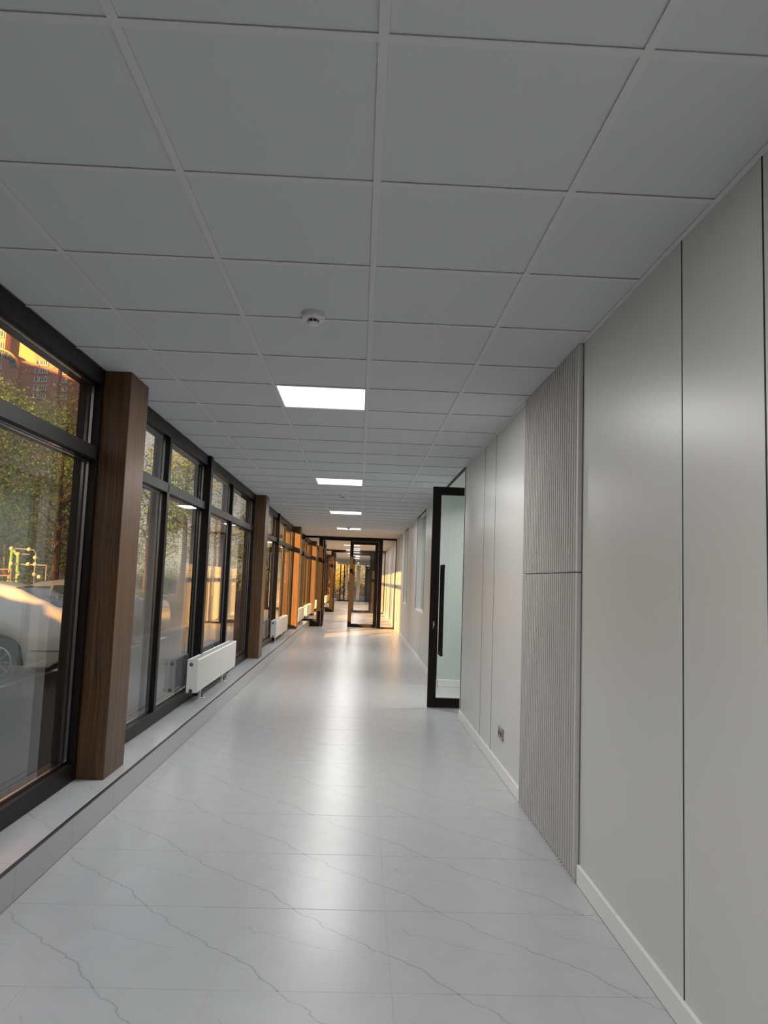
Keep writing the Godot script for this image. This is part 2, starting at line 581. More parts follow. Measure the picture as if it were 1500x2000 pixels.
func build_wall_windows() -> void:
	var k := 5
	for b in [[-11.95, -13.6, "inner window in the right wall with pale grey-green pane, nearer one"], [-16.2, -17.35, "inner window in the right wall with pale grey-green pane, farther one"]]:
		var w := setting("window_%d" % k, b[2])
		k += 1
		var z0: float = b[1]
		var z1: float = b[0]
		var zm := (z0 + z1) * 0.5
		var h := CEIL - 0.86
		span(w, "pane", Vector3(XR + 0.10, 0.87, z0), Vector3(XR + 0.108, CEIL, z1), M.frosted)
		span(w, "sill", Vector3(XR - 0.006, 0.845, z0 - 0.012), Vector3(XR + 0.10, 0.870, z1 + 0.012), M.skirting, 0.003)
		for z in [z0, z1]:
			var s := -1.0 if z == z0 else 1.0
			span(w, "jamb", Vector3(XR + 0.004, 0.87, z - 0.0 if s < 0 else z - 0.012), Vector3(XR + 0.10, CEIL - 0.001, z + 0.012 if s < 0 else z), M.skirting)
			span(w, "edge_profile", Vector3(XR - 0.003, 0.87, z - 0.006), Vector3(XR + 0.004, CEIL - 0.002, z + 0.006), M.joint)
		span(w, "edge_profile", Vector3(XR - 0.003, CEIL - 0.014, z0), Vector3(XR + 0.02, CEIL - 0.002, z1), M.joint)
		span(w, "head_reveal", Vector3(XR + 0.004, CEIL - 0.003, z0), Vector3(XR + 0.12, CEIL + 0.05, z1), M.skirting)
		span(w, "room_behind", Vector3(XR + 0.2, 0.8, z0 - 0.1), Vector3(XR + 0.3, CEIL + 0.1, z1 + 0.1), M.alcove)

# ------------------------------------------------------------------ left glazing
func sealed_pane(parent: Node3D, z0: float, z1: float, y0: float, y1: float) -> void:
	var h := y1 - y0
	var p := part(parent, "pane", box(Vector3(0.028, h, z1 - z0)), M.glass, Vector3(XL - 0.046, (y0 + y1) * 0.5, (z0 + z1) * 0.5))
	# spacer bars inside the sealed unit, seen as light lines beside the frame
	var st := start()
	for s in [-1.0, 1.0]:
		add_box(st, Vector3(0.016, h, 0.008), Vector3(0, 0, s * ((z1 - z0) * 0.5 - 0.010)))
		add_box(st, Vector3(0.016, 0.008, z1 - z0), Vector3(0, s * (h * 0.5 - 0.010), 0))
	part(p, "spacer", st.commit(), M.chrome)

func build_windows() -> void:
	var wl := setting("wall_left", "low outer plinth and lintel of the glazed side")
	span(wl, "plinth", Vector3(-1.86, GROUND - 0.3, Z_END), Vector3(XL - 0.02, LEDGE, Z_BACK), M.concrete)
	span(wl, "lintel", Vector3(-1.86, CEIL - 0.004, Z_END), Vector3(XL - 0.001, CEIL + 0.42, Z_BACK), M.concrete)
	span(wl, "end_pier", Vector3(-1.86, GROUND, 2.2), Vector3(XL, CEIL, Z_BACK), M.plaster)
	var n := 1
	var yb := LEDGE + 0.002
	var xo := XL - 0.135     # outer face of the frames
	for bay in range(0, 7):
		# the bay runs from behind one column to the face of the next
		var zn := PIL0 + BAY - bay * BAY - (0.0 if bay == 0 else 0.0)
		var za := minf(zn, 2.2)                        # camera-side end
		var zb := maxf(zn - BAY, Z_END)                # far end
		if za - zb < 0.5:
			continue
		var desc: String = ["glazing nearest the viewer, showing the parked white car", "glazing behind the nearest radiator", "glazing between the second and third columns", "glazing that meets the glazed partition", "glazing between the two partitions", "glazing past the second partition", "glazing at the far end"][bay]
		var w := setting(("window_%d" % n) if n < 5 else ("window_%d" % (n + 3)), "dark framed " + desc)
		n += 1
		var detail := bay < 4
		span(w, "bottom_rail", Vector3(xo, yb, zb), Vector3(XL, 0.258, za), M.frame, 0.002)
		span(w, "top_rail", Vector3(xo, 2.485, zb), Vector3(XL, CEIL - 0.001, za), M.frame, 0.002)
		span(w, "transom", Vector3(xo, 2.025, zb), Vector3(XL, 2.105, za), M.frame, 0.003)
		var posts := [za - 0.03, zn - 1.60, zn - 3.10, zn - 4.60, zb + 0.022]
		for i in posts.size():
			var z: float = posts[i]
			if z > za:
				continue
			var half := 0.034
			var x1 := XL
			if i == 2:
				half = 0.055
				x1 = XL + 0.035
			if i == 0:
				half = 0.03
			if i == 4:
				half = 0.02
			var top := 2.485 if i != 2 else CEIL - 0.002
			span(w, "mullion", Vector3(xo, 0.258 if i != 2 else yb, z - half), Vector3(x1, top, z + half), M.frame, 0.003)
			if i > 0:
				var prev: float = posts[i - 1]
				var hp := 0.055 if i - 1 == 2 else 0.034
				var a := z + half
				var b2 := minf(prev, za) - hp
				if b2 - a > 0.1:
					sealed_pane(w, a, b2, 0.258, 2.025)
					sealed_pane(w, a, b2, 2.105, 2.485)

func build_columns() -> void:
	var lab := ["nearest wood-clad column on the ledge beside the car window", "second wood-clad column, just past the nearest radiator", "third wood-clad column, lit orange by the low sun before the partition", "wood-clad column just beyond the first partition", "wood-clad column beside the second partition", "wood-clad column past the second partition", "farthest wood-clad column near the corridor end"]
	var st := start()
	add_box(st, Vector3(0.19, CEIL - LEDGE, 0.36), Vector3(0, (CEIL - LEDGE) * 0.5, 0), 0.0025)
	var mesh := st.commit()
	for k in range(-1, 6):
		var z := PIL0 - k * BAY - 0.18
		var t := thing("wood_column", lab[k] if k >= 0 else "wood-clad column on the ledge behind the viewer", "column", Vector3(XL + 0.065, LEDGE, z), "wood-clad columns along the glazing")
		part(t, "cladding", mesh, M.wood)

# ------------------------------------------------------------------ partitions and doors
func leaf(parent: Node3D, called: String, w: float, h: float, at: Vector3, turn: float, stile := 0.09) -> Node3D:
	# leaf in its own x-y plane, hinge edge at x = 0, w to +x
	var o := part(parent, called, box(Vector3(0.004, 0.004, 0.004)), M.black, at, Vector3(0, turn, 0))
	var st := start()
	for x in [stile * 0.5, w - stile * 0.5]:
		add_box(st, Vector3(stile, h, 0.055), Vector3(x, h * 0.5, 0), 0.003)
	for y in [0.05, h - 0.045]:
		add_box(st, Vector3(w - stile * 2.0, 0.10 if y < 1.0 else 0.09, 0.055), Vector3(w * 0.5, y, 0), 0.003)
	o.mesh = st.commit()
	part(o, "pane", box(Vector3(w - stile * 2.0, h - 0.19, 0.008)), M.door_glass, Vector3(w * 0.5, h * 0.5 + 0.005, 0))
	return o

func pull_bar(o: Node3D, x: float, y0: float, y1: float, side: float) -> void:
	var st := start()
	add_box(st, Vector3(0.030, y1 - y0, 0.022), Vector3(x, (y0 + y1) * 0.5, side * 0.085), 0.003)
	for y in [y0 + 0.02, y1 - 0.02]:
		add_box(st, Vector3(0.034, 0.036, 0.075), Vector3(x, y, side * 0.060), 0.003)
	part(o, "pull_bar", st.commit(), M.black)

func build_side_door() -> void:
	var d := setting("door_1", "open black framed glass door of the side passage")
	# leaf stands across the passage mouth, hinged on a post inside the passage
	var o := leaf(d, "door_leaf", 0.925, 2.434, Vector3(1.722, 0.008, -8.04), PI)
	pull_bar(o, 0.925 - 0.130, 0.56, 1.56, -1.0)
	pull_bar(o, 0.925 - 0.130, 0.56, 1.56, 1.0)
	var lever := start()
	add_box(lever, Vector3(0.022, 0.052, 0.010), Vector3(0.925 - 0.045, 0.905, -0.032), 0.002)
	add_box(lever, Vector3(0.012, 0.050, 0.012), Vector3(0.925 - 0.040, 0.880, -0.043), 0.003)
	part(o, "lock_lever", lever.commit(), M.chrome)
	for z in [-8.04, -8.98]:
		span(d, "jamb_post", Vector3(1.724, 0, z - 0.035), Vector3(1.80, CEIL, z + 0.035), M.black, 0.002)
	span(d, "head", Vector3(1.73, 2.45, -9.66), Vector3(1.79, 2.55, -7.46), M.black, 0.002)
	for b in [[-8.005, -7.47], [-9.65, -9.015]]:
		span(d, "side_light", Vector3(1.756, 0.02, b[0]), Vector3(1.764, 2.45, b[1]), M.door_glass)
		span(d, "bottom_rail", Vector3(1.73, 0, b[0]), Vector3(1.79, 0.06, b[1]), M.black, 0.002)

func partition(called: String, label: String, z: float, open_left: bool) -> void:
	var d := setting(called, label)
	var t := 0.035
	span(d, "top_rail", Vector3(XL, 2.530, z - t), Vector3(XR, CEIL - 0.006, z + t), M.black, 0.002)
	span(d, "wall_post", Vector3(1.035, 0, z - t), Vector3(XR - 0.001, 2.53, z + t), M.black, 0.002)
	span(d, "post", Vector3(-1.187, 0, z - t), Vector3(-1.068, 2.53, z + t), M.black, 0.002)
	span(d, "post", Vector3(0.545, 0, z - t), Vector3(0.655, 2.53, z + t), M.black, 0.002)
	span(d, "head", Vector3(-1.068, 2.475, z - t), Vector3(0.545, 2.53, z + t), M.black, 0.002)
	# side light over the ledge with its solid foot, and the one at the right wall
	span(d, "foot_panel", Vector3(XE + 0.002, 0.004, z - t), Vector3(-1.187, 0.205, z + t), M.black, 0.002)
	span(d, "bottom_rail", Vector3(XL, LEDGE + 0.003, z - t), Vector3(XE + 0.002, 0.205, z + t), M.black, 0.002)
	span(d, "side_pane", Vector3(XL, 0.205, z - 0.005), Vector3(-1.187, 2.53, z + 0.005), M.door_glass)
	span(d, "bottom_rail", Vector3(0.655, 0.003, z - t), Vector3(1.035, 0.038, z + t), M.black, 0.002)
	span(d, "side_pane", Vector3(0.655, 0.038, z - 0.005), Vector3(1.035, 2.53, z + 0.005), M.door_glass)
	var r := leaf(d, "door_leaf", 0.825, 2.46, Vector3(0.540, 0.010, z), PI, 0.10)
	pull_bar(r, 0.75, 0.6, 1.6, 1.0)
	var l := leaf(d, "door_leaf", 0.77, 2.46, Vector3(-1.035, 0.010, z - (0.03 if open_left else 0.0)), PI * 0.5 if open_left else 0.0, 0.10)
	pull_bar(l, 0.69, 0.6, 1.6, -1.0)

func build_partitions() -> void:
	partition("door_2", "black framed glazed partition with double doors, left leaf open", Z_PART, true)
	partition("door_3", "second black framed glazed partition farther down the corridor", Z_PART2, true)
	# end of the corridor: glazed wall with a dark door
	var e := setting("wall_end", "glazed end wall of the corridor")
	span(e, "bulkhead", Vector3(-1.8, 2.30, Z_END - 0.15), Vector3(1.3, CEIL + 0.1, Z_END), M.plaster)
	span(e, "floor_rail", Vector3(XL, 0, Z_END - 0.08), Vector3(XR, 0.06, Z_END), M.black)
	for x in [-1.18, -0.94, 0.42]:
		span(e, "mullion", Vector3(x - 0.035, 0.06, Z_END - 0.08), Vector3(x + 0.035, 2.30, Z_END), M.black)
	for b in [[-0.15, 0.05], [-0.85, -0.70]]:
		span(e, "pier", Vector3(b[0], 0.06, Z_END - 0.10), Vector3(b[1], 2.30, Z_END + 0.02), M.plaster)
	span(e, "pane", Vector3(XL, 0.06, Z_END - 0.046), Vector3(XR, 2.30, Z_END - 0.040), M.door_glass)
	var o := leaf(e, "door_leaf", 0.62, 2.22, Vector3(1.05, 0.01, Z_END + 0.12), PI, 0.09)
	part(o, "blind", box(Vector3(0.44, 2.0, 0.012)), M.dark_plastic, Vector3(0.31, 1.1, -0.012))

# ------------------------------------------------------------------ fittings
func build_radiators() -> void:
	var t := thing("radiator", "nearest long white panel radiator standing under the window", "radiator", Vector3(-1.530, LEDGE, -7.99), "white panel radiators on the ledge")
	var L := 2.12
	var y0 := 0.098
	var y1 := 0.412
	radiator_parts(t, L, y0, y1)
	copy_of(t, Vector3(-1.530, LEDGE, -7.99 - BAY), "white panel radiator between the second and third columns")
	var s := thing("radiator", "small white radiator just before the glazed partition", "radiator", Vector3(-1.530, LEDGE, -19.2), "white panel radiators on the ledge")
	radiator_parts(s, 1.9, y0, y1)
	copy_of(s, Vector3(-1.530, LEDGE, -22.2), "small white radiator just behind the glazed partition")
	copy_of(s, Vector3(-1.530, LEDGE, -27.6), "white radiator between the two partitions")
	copy_of(s, Vector3(-1.530, LEDGE, -34.0), "white radiator past the second partition")

func radiator_parts(t: Node3D, L: float, y0: float, y1: float) -> void:
	var h := y1 - y0
	var ym := (y0 + y1) * 0.5
	var st := start()
	# front and back panels with rounded long edges, slightly proud of the end covers
	part(t, "front_panel", box(Vector3(0.022, h, L - 0.02), 0.009), M.radiator, Vector3(0.041, ym, 0))
	part(t, "back_panel", box(Vector3(0.022, h, L - 0.02), 0.009), M.radiator, Vector3(-0.041, ym, 0))
	for s in [-1.0, 1.0]:
		var c := part(t, "end_cover", box(Vector3(0.098, h - 0.004, 0.012), 0.002), M.radiator, Vector3(0, ym + 0.002, s * (L * 0.5 - 0.006)))
		if s > 0.0:
			# thermostat valve let into the cover and the drain plug below it
			var v := part(c, "valve_recess", lathe([Vector2(0, -0.004), Vector2(0.017, -0.004), Vector2(0.017, 0.004), Vector2(0, 0.004)], 20), M.dark_plastic, Vector3(-0.012, h * 0.5 - 0.050, 0.005), Vector3(PI * 0.5, 0, 0))
			part(c, "valve_cap", lathe([Vector2(0, -0.006), Vector2(0.012, -0.006), Vector2(0.012, 0.006), Vector2(0.009, 0.009), Vector2(0, 0.009)], 20), M.chrome, Vector3(-0.012, h * 0.5 - 0.042, 0.008), Vector3(PI * 0.5, 0, 0))
			part(c, "drain_recess", lathe([Vector2(0, -0.004), Vector2(0.018, -0.004), Vector2(0.018, 0.004), Vector2(0, 0.004)], 20), M.dark_plastic, Vector3(-0.006, -h * 0.5 + 0.020, 0.005), Vector3(PI * 0.5, 0, 0))
			part(c, "drain_plug", lathe([Vector2(0, -0.006), Vector2(0.008, -0.006), Vector2(0.008, 0.006), Vector2(0, 0.006)], 16), M.chrome, Vector3(-0.006, -h * 0.5 + 0.022, 0.009), Vector3(PI * 0.5, 0, 0))
	# top grille: slats across the gap between the two panels
	for k in int(L / 0.02):
		add_box(st, Vector3(0.058, 0.004, 0.012), Vector3(0, y1 - 0.006, -L * 0.5 + 0.02 + k * 0.02))
	part(t, "top_grille", st.commit(), M.radiator)
	var core := start()
	for k in int(L / 0.05):
		add_box(core, Vector3(0.054, h - 0.06, 0.028), Vector3(0, ym - 0.004, -L * 0.5 + 0.05 + k * 0.05))
	part(t, "convector_fins", core.commit(), M.grille_dark)
	for z in [L * 0.335, -L * 0.21]:
		var f := part(t, "foot", box(Vector3(0.030, y0 + 0.05, 0.024), 0.003), M.radiator, Vector3(0.006, (y0 + 0.05) * 0.5, z))
		part(f, "foot_plate", box(Vector3(0.11, 0.010, 0.070), 0.003), M.white_plastic, Vector3(0, -(y0 + 0.05) * 0.5 + 0.0055, 0))
		part(f, "height_bolt", lathe([Vector2(0.006, 0), Vector2(0.006, 0.05)], 10), M.dark_plastic, Vector3(0.022, -0.072, -0.006))
	for k in 2:
		var zz := -L * 0.5 + 0.26 + k * 0.05
		var p := part(t, "supply_pipe", tube([Vector3(0.01, 0.001, zz), Vector3(0.01, 0.05, zz), Vector3(0.006, 0.075, zz - 0.01), Vector3(0.0, y0 + 0.02, zz - 0.02)], 0.008, 10), M.white_plastic)
		part(p, "valve_body", lathe([Vector2(0.010, 0), Vector2(0.014, 0.008), Vector2(0.014, 0.028), Vector2(0.010, 0.036)], 12), M.dark_plastic, Vector3(0.008, 0.058, zz - 0.006), Vector3(0.5, 0, 0))

func build_fittings() -> void:
	var t := thing("smoke_detector", "nearest round white smoke detector on the ceiling", "smoke detector", Vector3(-0.258, CEIL, -3.24), "smoke detectors in a row on the ceiling")
	part(t, "base", lathe([Vector2(0.0, -0.030), Vector2(0.034, -0.032), Vector2(0.050, -0.028), Vector2(0.053, -0.022), Vector2(0.053, -0.016), Vector2(0.0515, -0.0155), Vector2(0.0515, -0.0145), Vector2(0.054, -0.014), Vector2(0.054, 0.0), Vector2(0, 0)], 40), M.white_plastic)
	part(t, "chamber", lathe([Vector2(0.024, -0.046), Vector2(0.024, -0.030), Vector2(0, -0.029)], 32), M.dark_plastic)
	part(t, "sensor_cap", lathe([Vector2(0.0, -0.056), Vector2(0.020, -0.055), Vector2(0.027, -0.050), Vector2(0.028, -0.046), Vector2(0.0, -0.045)], 32), M.white_plastic)
	var fins := start()
	for k in 8:
		var a := TAU * k / 8.0
		add_box(fins, Vector3(0.003, 0.018, 0.003), Vector3(cos(a) * 0.026, -0.038, sin(a) * 0.026))
	part(t, "chamber_fins", fins.commit(), M.white_plastic)
	part(t, "indicator", lathe([Vector2(0, -0.0335), Vector2(0.0025, -0.0325), Vector2(0.0025, -0.029)], 10), M.dark_plastic, Vector3(0.042, 0, 0.01))
	copy_of(t, Vector3(-0.286, CEIL, -10.4), "second smoke detector, between the second and third ceiling lights")
	copy_of(t, Vector3(-0.288, CEIL, -16.8), "third smoke detector, just in front of the fourth ceiling light")
	# double socket on the panel before the slats
	var s := thing("wall_socket", "small grey double power socket low on the right wall", "socket", Vector3(XR, 0.297, -5.315))
	part(s, "cover_plate", box(Vector3(0.012, 0.082, 0.155), 0.003), M.socket, Vector3(-0.005, 0, 0))
	for z in [-0.036, 0.036]:
		var o := part(s, "outlet", lathe([Vector2(0.016, 0), Vector2(0.018, 0.002), Vector2(0.015, 0.003), Vector2(0.013, 0.0005), Vector2(0, 0.0005)], 24), M.socket_hole, Vector3(-0.0105, 0, z), Vector3(0, 0, PI * 0.5))
		for y in [-0.0095, 0.0095]:
			part(o, "pin_hole", lathe([Vector2(0.003, 0.0), Vector2(0.003, 0.0022), Vector2(0, 0.0022)], 10), M.joint, Vector3(0, 0, y))

# ------------------------------------------------------------------ outside
func car_shape(x: float) -> Array:
	# [bottom, belt height, roof or deck height, half width at belt, half width of roof] at distance x from the tail
	var deck := PackedVector2Array([Vector2(0, 0.90), Vector2(0.06, 1.02), Vector2(0.25, 1.08), Vector2(0.55, 1.20), Vector2(0.95, 1.36), Vector2(1.4, 1.43), Vector2(2.0, 1.44), Vector2(2.45, 1.39), Vector2(2.9, 1.22), Vector2(3.35, 1.01), Vector2(3.9, 0.93), Vector2(4.4, 0.80), Vector2(4.62, 0.62), Vector2(4.68, 0.50)])
	var belt := PackedVector2Array([Vector2(0, 0.84), Vector2(0.2, 0.99), Vector2(0.9, 1.00), Vector2(2.4, 0.95), Vector2(3.3, 0.93), Vector2(3.9, 0.86), Vector2(4.4, 0.74), Vector2(4.68, 0.46)])
	var half := PackedVector2Array([Vector2(0, 0.66), Vector2(0.12, 0.78), Vector2(0.5, 0.86), Vector2(1.0, 0.895), Vector2(3.4, 0.895), Vector2(4.0, 0.86), Vector2(4.45, 0.76), Vector2(4.68, 0.56)])
	var top := PackedVector2Array([Vector2(0, 0.60), Vector2(0.3, 0.62), Vector2(0.9, 0.58), Vector2(1.6, 0.60), Vector2(2.4, 0.60), Vector2(3.2, 0.68), Vector2(4.2, 0.66), Vector2(4.68, 0.46)])
	var b := 0.26
	if x < 0.25:
		b = lerpf(0.42, 0.30, x / 0.25)
	if x > 4.4:
		b = lerpf(0.26, 0.36, (x - 4.4) / 0.28)
	for c in [0.98, 3.72]:
		var r := 0.375
		if absf(x - c) < r:
			b = maxf(b, 0.33 + sqrt(r * r - (x - c) * (x - c)))
	return [b, along(belt, x), maxf(along(deck, x), along(belt, x) + 0.005), along(half, x), along(top, x)]

func along(p: PackedVector2Array, x: float) -> float:
	for i in p.size() - 1:
		if x <= p[i + 1].x:
			var f := clampf((x - p[i].x) / (p[i + 1].x - p[i].x), 0.0, 1.0)
			f = f * f * (3.0 - 2.0 * f) * 0.4 + f * 0.6
			return lerpf(p[i].y, p[i + 1].y, f)
	return p[p.size() - 1].y

func car_ring(x: float) -> Array:
	var c := car_shape(x)
	var b: float = c[0]
	var belt: float = c[1]
	var roof: float = c[2]
	var w: float = c[3]
	var t: float = minf(c[4], w - 0.02)
	var mid := lerpf(b, belt, 0.55)
	return [Vector3(x, b, w - 0.06), Vector3(x, b + 0.03, w - 0.02), Vector3(x, mid - 0.04, w), Vector3(x, mid + 0.06, w - 0.004), Vector3(x, belt, w - 0.05), Vector3(x, lerpf(belt, roof, 0.80), lerpf(w - 0.06, t, 0.86)), Vector3(x, lerpf(belt, roof, 0.95), t - 0.05), Vector3(x, roof, t * 0.5), Vector3(x, roof + 0.004, 0)]

func sheet(stations: Array, i0: int, i1: int, side: float, lift: float, f0 := 0.0, f1 := 1.0) -> Mesh:
	var st := start()
	st.set_smooth_group(0)
	for s in stations.size() - 1:
		var a := car_ring(stations[s])
		var b := car_ring(stations[s + 1])
		for i in range(i0, i1):
			var p := []
			for q in [a[i], a[i + 1], b[i + 1], b[i]]:
				p.append(Vector3(q.x, q.y, q.z * side))
			if i1 - i0 == 1:
				var u: Vector3 = p[0].lerp(p[1], f0)
				var v: Vector3 = p[0].lerp(p[1], f1)
				var w: Vector3 = p[3].lerp(p[2], f1)
				var z: Vector3 = p[3].lerp(p[2], f0)
				p = [u, v, w, z]
			var mid: Vector3 = (p[0] + p[2]) * 0.5
			var out := Vector3(0, mid.y - 0.75, mid.z).normalized() if i < 5 else Vector3(0, 1, mid.z * 0.6).normalized()
			if absf(mid.z) > 0.5 and i < 4:
				out = Vector3(0, 0, side)
			var n: Vector3 = (p[1] - p[0]).cross(p[3] - p[0]).normalized()
			if n.dot(out) < 0.0:
				n = -n
			for k in 4:
				p[k] = p[k] + n * lift
			quad(st, p[0], p[1], p[2], p[3], out, false)
	st.generate_normals()
	return st.commit()

func steps(a: float, b: float, n: int) -> Array:
	var r := []
	for k in n + 1:
		r.append(lerpf(a, b, float(k) / n))
	return r

func make_car(label: String, at: Vector3, turn: float, paint: Material) -> Node3D:
	var t := thing("parked_car", label, "car", at, "parked cars outside", turn)
	var all := steps(0.0, 4.68, 78)
	var st := start()
	for s in [-1.0, 1.0]:
		st.append_from(sheet(all, 0, 8, s, 0.0), 0, Transform3D())
	# closed nose, tail and underside
	for x in [0.0, 4.68]:
		var r := car_ring(x)
		var o := Vector3(-1 if x == 0.0 else 1, 0, 0)
		for i in r.size() - 1:
			var p: Vector3 = r[i]
			var q: Vector3 = r[i + 1]
			quad(st, p, q, Vector3(q.x, q.y, -q.z), Vector3(p.x, p.y, -p.z), o)
	part(t, "body", st.commit(), paint)
	part(t, "underbody", box(Vector3(4.2, 0.30, 1.30), 0.02), M.tire, Vector3(2.3, 0.42, 0))
	# glass: rear window, windscreen, side windows
	for g in [["rear_window", 0.30, 0.98], ["windscreen", 2.36, 3.22]]:
		var w := start()
		for s in [-1.0, 1.0]:
			w.append_from(sheet(steps(g[1], g[2], 8), 7, 8, s, 0.006), 0, Transform3D())
			w.append_from(sheet(steps(g[1], g[2], 8), 6, 7, s, 0.006, 0.25, 1.0), 0, Transform3D())
		part(t, g[0], w.commit(), M.car_glass)
	for s in [-1.0, 1.0]:
		for g in [[1.12, 1.42], [1.46, 2.14], [2.20, 2.85]]:
			part(t, "side_window", sheet(steps(g[0], g[1], 6), 4, 5, s, 0.006, 0.10, 0.90), M.car_glass)
		var seam := start()
		for x in [1.44, 2.17, 3.05]:
			var rr := car_ring(x)
			add_tube(seam, [Vector3(x, 0.34, s * (rr[2].z - 0.002)), Vector3(x, rr[3].y, s * (rr[3].z + 0.001)), Vector3(x, rr[4].y, s * (rr[4].z + 0.001))], 0.004, 5)
		part(t, "door_seams", seam.commit(), M.joint)
		part(t, "tail_light", box(Vector3(0.16, 0.13, 0.26), 0.03), M.tail, Vector3(0.10, 0.86, s * 0.62), Vector3(0, s * 0.35, 0))
		part(t, "bumper_line", box(Vector3(0.42, 0.010, 0.006), 0.002), M.joint, Vector3(0.30, 0.50, s * 0.835), Vector3(0, -s * 0.19, 0))
		for x in [0.98, 3.72]:
			var w := part(t, "wheel", lathe([Vector2(0.215, -0.10), Vector2(0.30, -0.105), Vector2(0.328, -0.08), Vector2(0.33, 0.08), Vector2(0.30, 0.105), Vector2(0.215, 0.10)], 36), M.tire, Vector3(x, 0.33, s * 0.775), Vector3(s * PI * 0.5, 0, 0))
			var rim := start()
			rim.append_from(lathe([Vector2(0.218, 0.07), Vector2(0.222, 0.10), Vector2(0.208, 0.105), Vector2(0.200, 0.07), Vector2(0.195, -0.06)], 32), 0, Transform3D())
			for k in 10:
				var a := TAU * k / 10.0
				add_tube(rim, [Vector3(cos(a) * 0.03, 0.085, sin(a) * 0.03), Vector3(cos(a) * 0.20, 0.092, sin(a) * 0.20)], 0.020, 6, 0.013)
			rim.append_from(lathe([Vector2(0.05, 0.05), Vector2(0.05, 0.095), Vector2(0, 0.10)], 16), 0, Transform3D())
			part(w, "rim", rim.commit(), M.rim)
			part(w, "brake_disc", lathe([Vector2(0.19, -0.02), Vector2(0.19, 0.02), Vector2(0, 0.02)], 24), M.dark_plastic)
	return t

func make_tree(label: String, at: Vector3, h: float, r: float, low: float, leaf_mat: Material, seed_: int, count: int, size := 0.17) -> void:
	var rng := RandomNumberGenerator.new()
	rng.seed = seed_
	var t := thing("tree", label, "tree", at, "trees outside")
	var tr := start()
	add_tube(tr, [Vector3(0, 0, 0), Vector3(0.05, h * 0.3, 0.04), Vector3(-0.04, h * 0.6, 0), Vector3(0.02, h * 0.85, 0.03)], 0.16, 9, 0.04)
	for k in 9:
		var a := rng.randf() * TAU
		var y0 := lerpf(low, h * 0.7, rng.randf())
		var rr := r * (0.5 + 0.4 * rng.randf())
		add_tube(tr, [Vector3(0, y0, 0), Vector3(cos(a) * rr * 0.5, y0 + rr * 0.35, sin(a) * rr * 0.5), Vector3(cos(a) * rr, y0 + rr * 0.5, sin(a) * rr)], 0.05, 6, 0.015)
	part(t, "trunk", tr.commit(), M.bark)
	# leaves gather in clumps spread over an egg-shaped crown
	var leaf_m := start()
	quad(leaf_m, Vector3(0, -0.5, 0), Vector3(0.28, 0, 0.05), Vector3(0, 0.5, 0), Vector3(-0.28, 0, 0.05), Vector3(0, 0, 1))
	var mesh := leaf_m.commit()
	mesh.surface_set_material(0, leaf_mat)
	var mm := MultiMesh.new()
	mm.transform_format = MultiMesh.TRANSFORM_3D
	mm.mesh = mesh
	var clumps := []
	for k in 46:
		var d := Vector3(rng.randfn(), rng.randfn(), rng.randfn()).normalized() * pow(rng.randf(), 0.4)
		clumps.append([Vector3(d.x * r, lerpf(low, h, 0.5 + 0.5 * d.y) , d.z * r), r * (0.18 + 0.16 * rng.randf())])
	mm.instance_count = count
	for i in count:
		var c: Array = clumps[rng.randi() % clumps.size()]
		var p: Vector3 = c[0] + Vector3(rng.randfn(), rng.randfn(), rng.randfn()) * float(c[1]) * 0.62
		var s := size * (0.6 + 0.8 * rng.randf())
		var b := Basis.from_euler(Vector3(rng.randf() * TAU, rng.randf() * TAU, rng.randf() * TAU)).scaled(Vector3(s, s, s))
		mm.set_instance_transform(i, Transform3D(b, p))
	var f := MultiMeshInstance3D.new()
	f.name = "foliage"
	f.multimesh = mm
	f.set_meta("kind", "stuff")
	t.add_child(f)

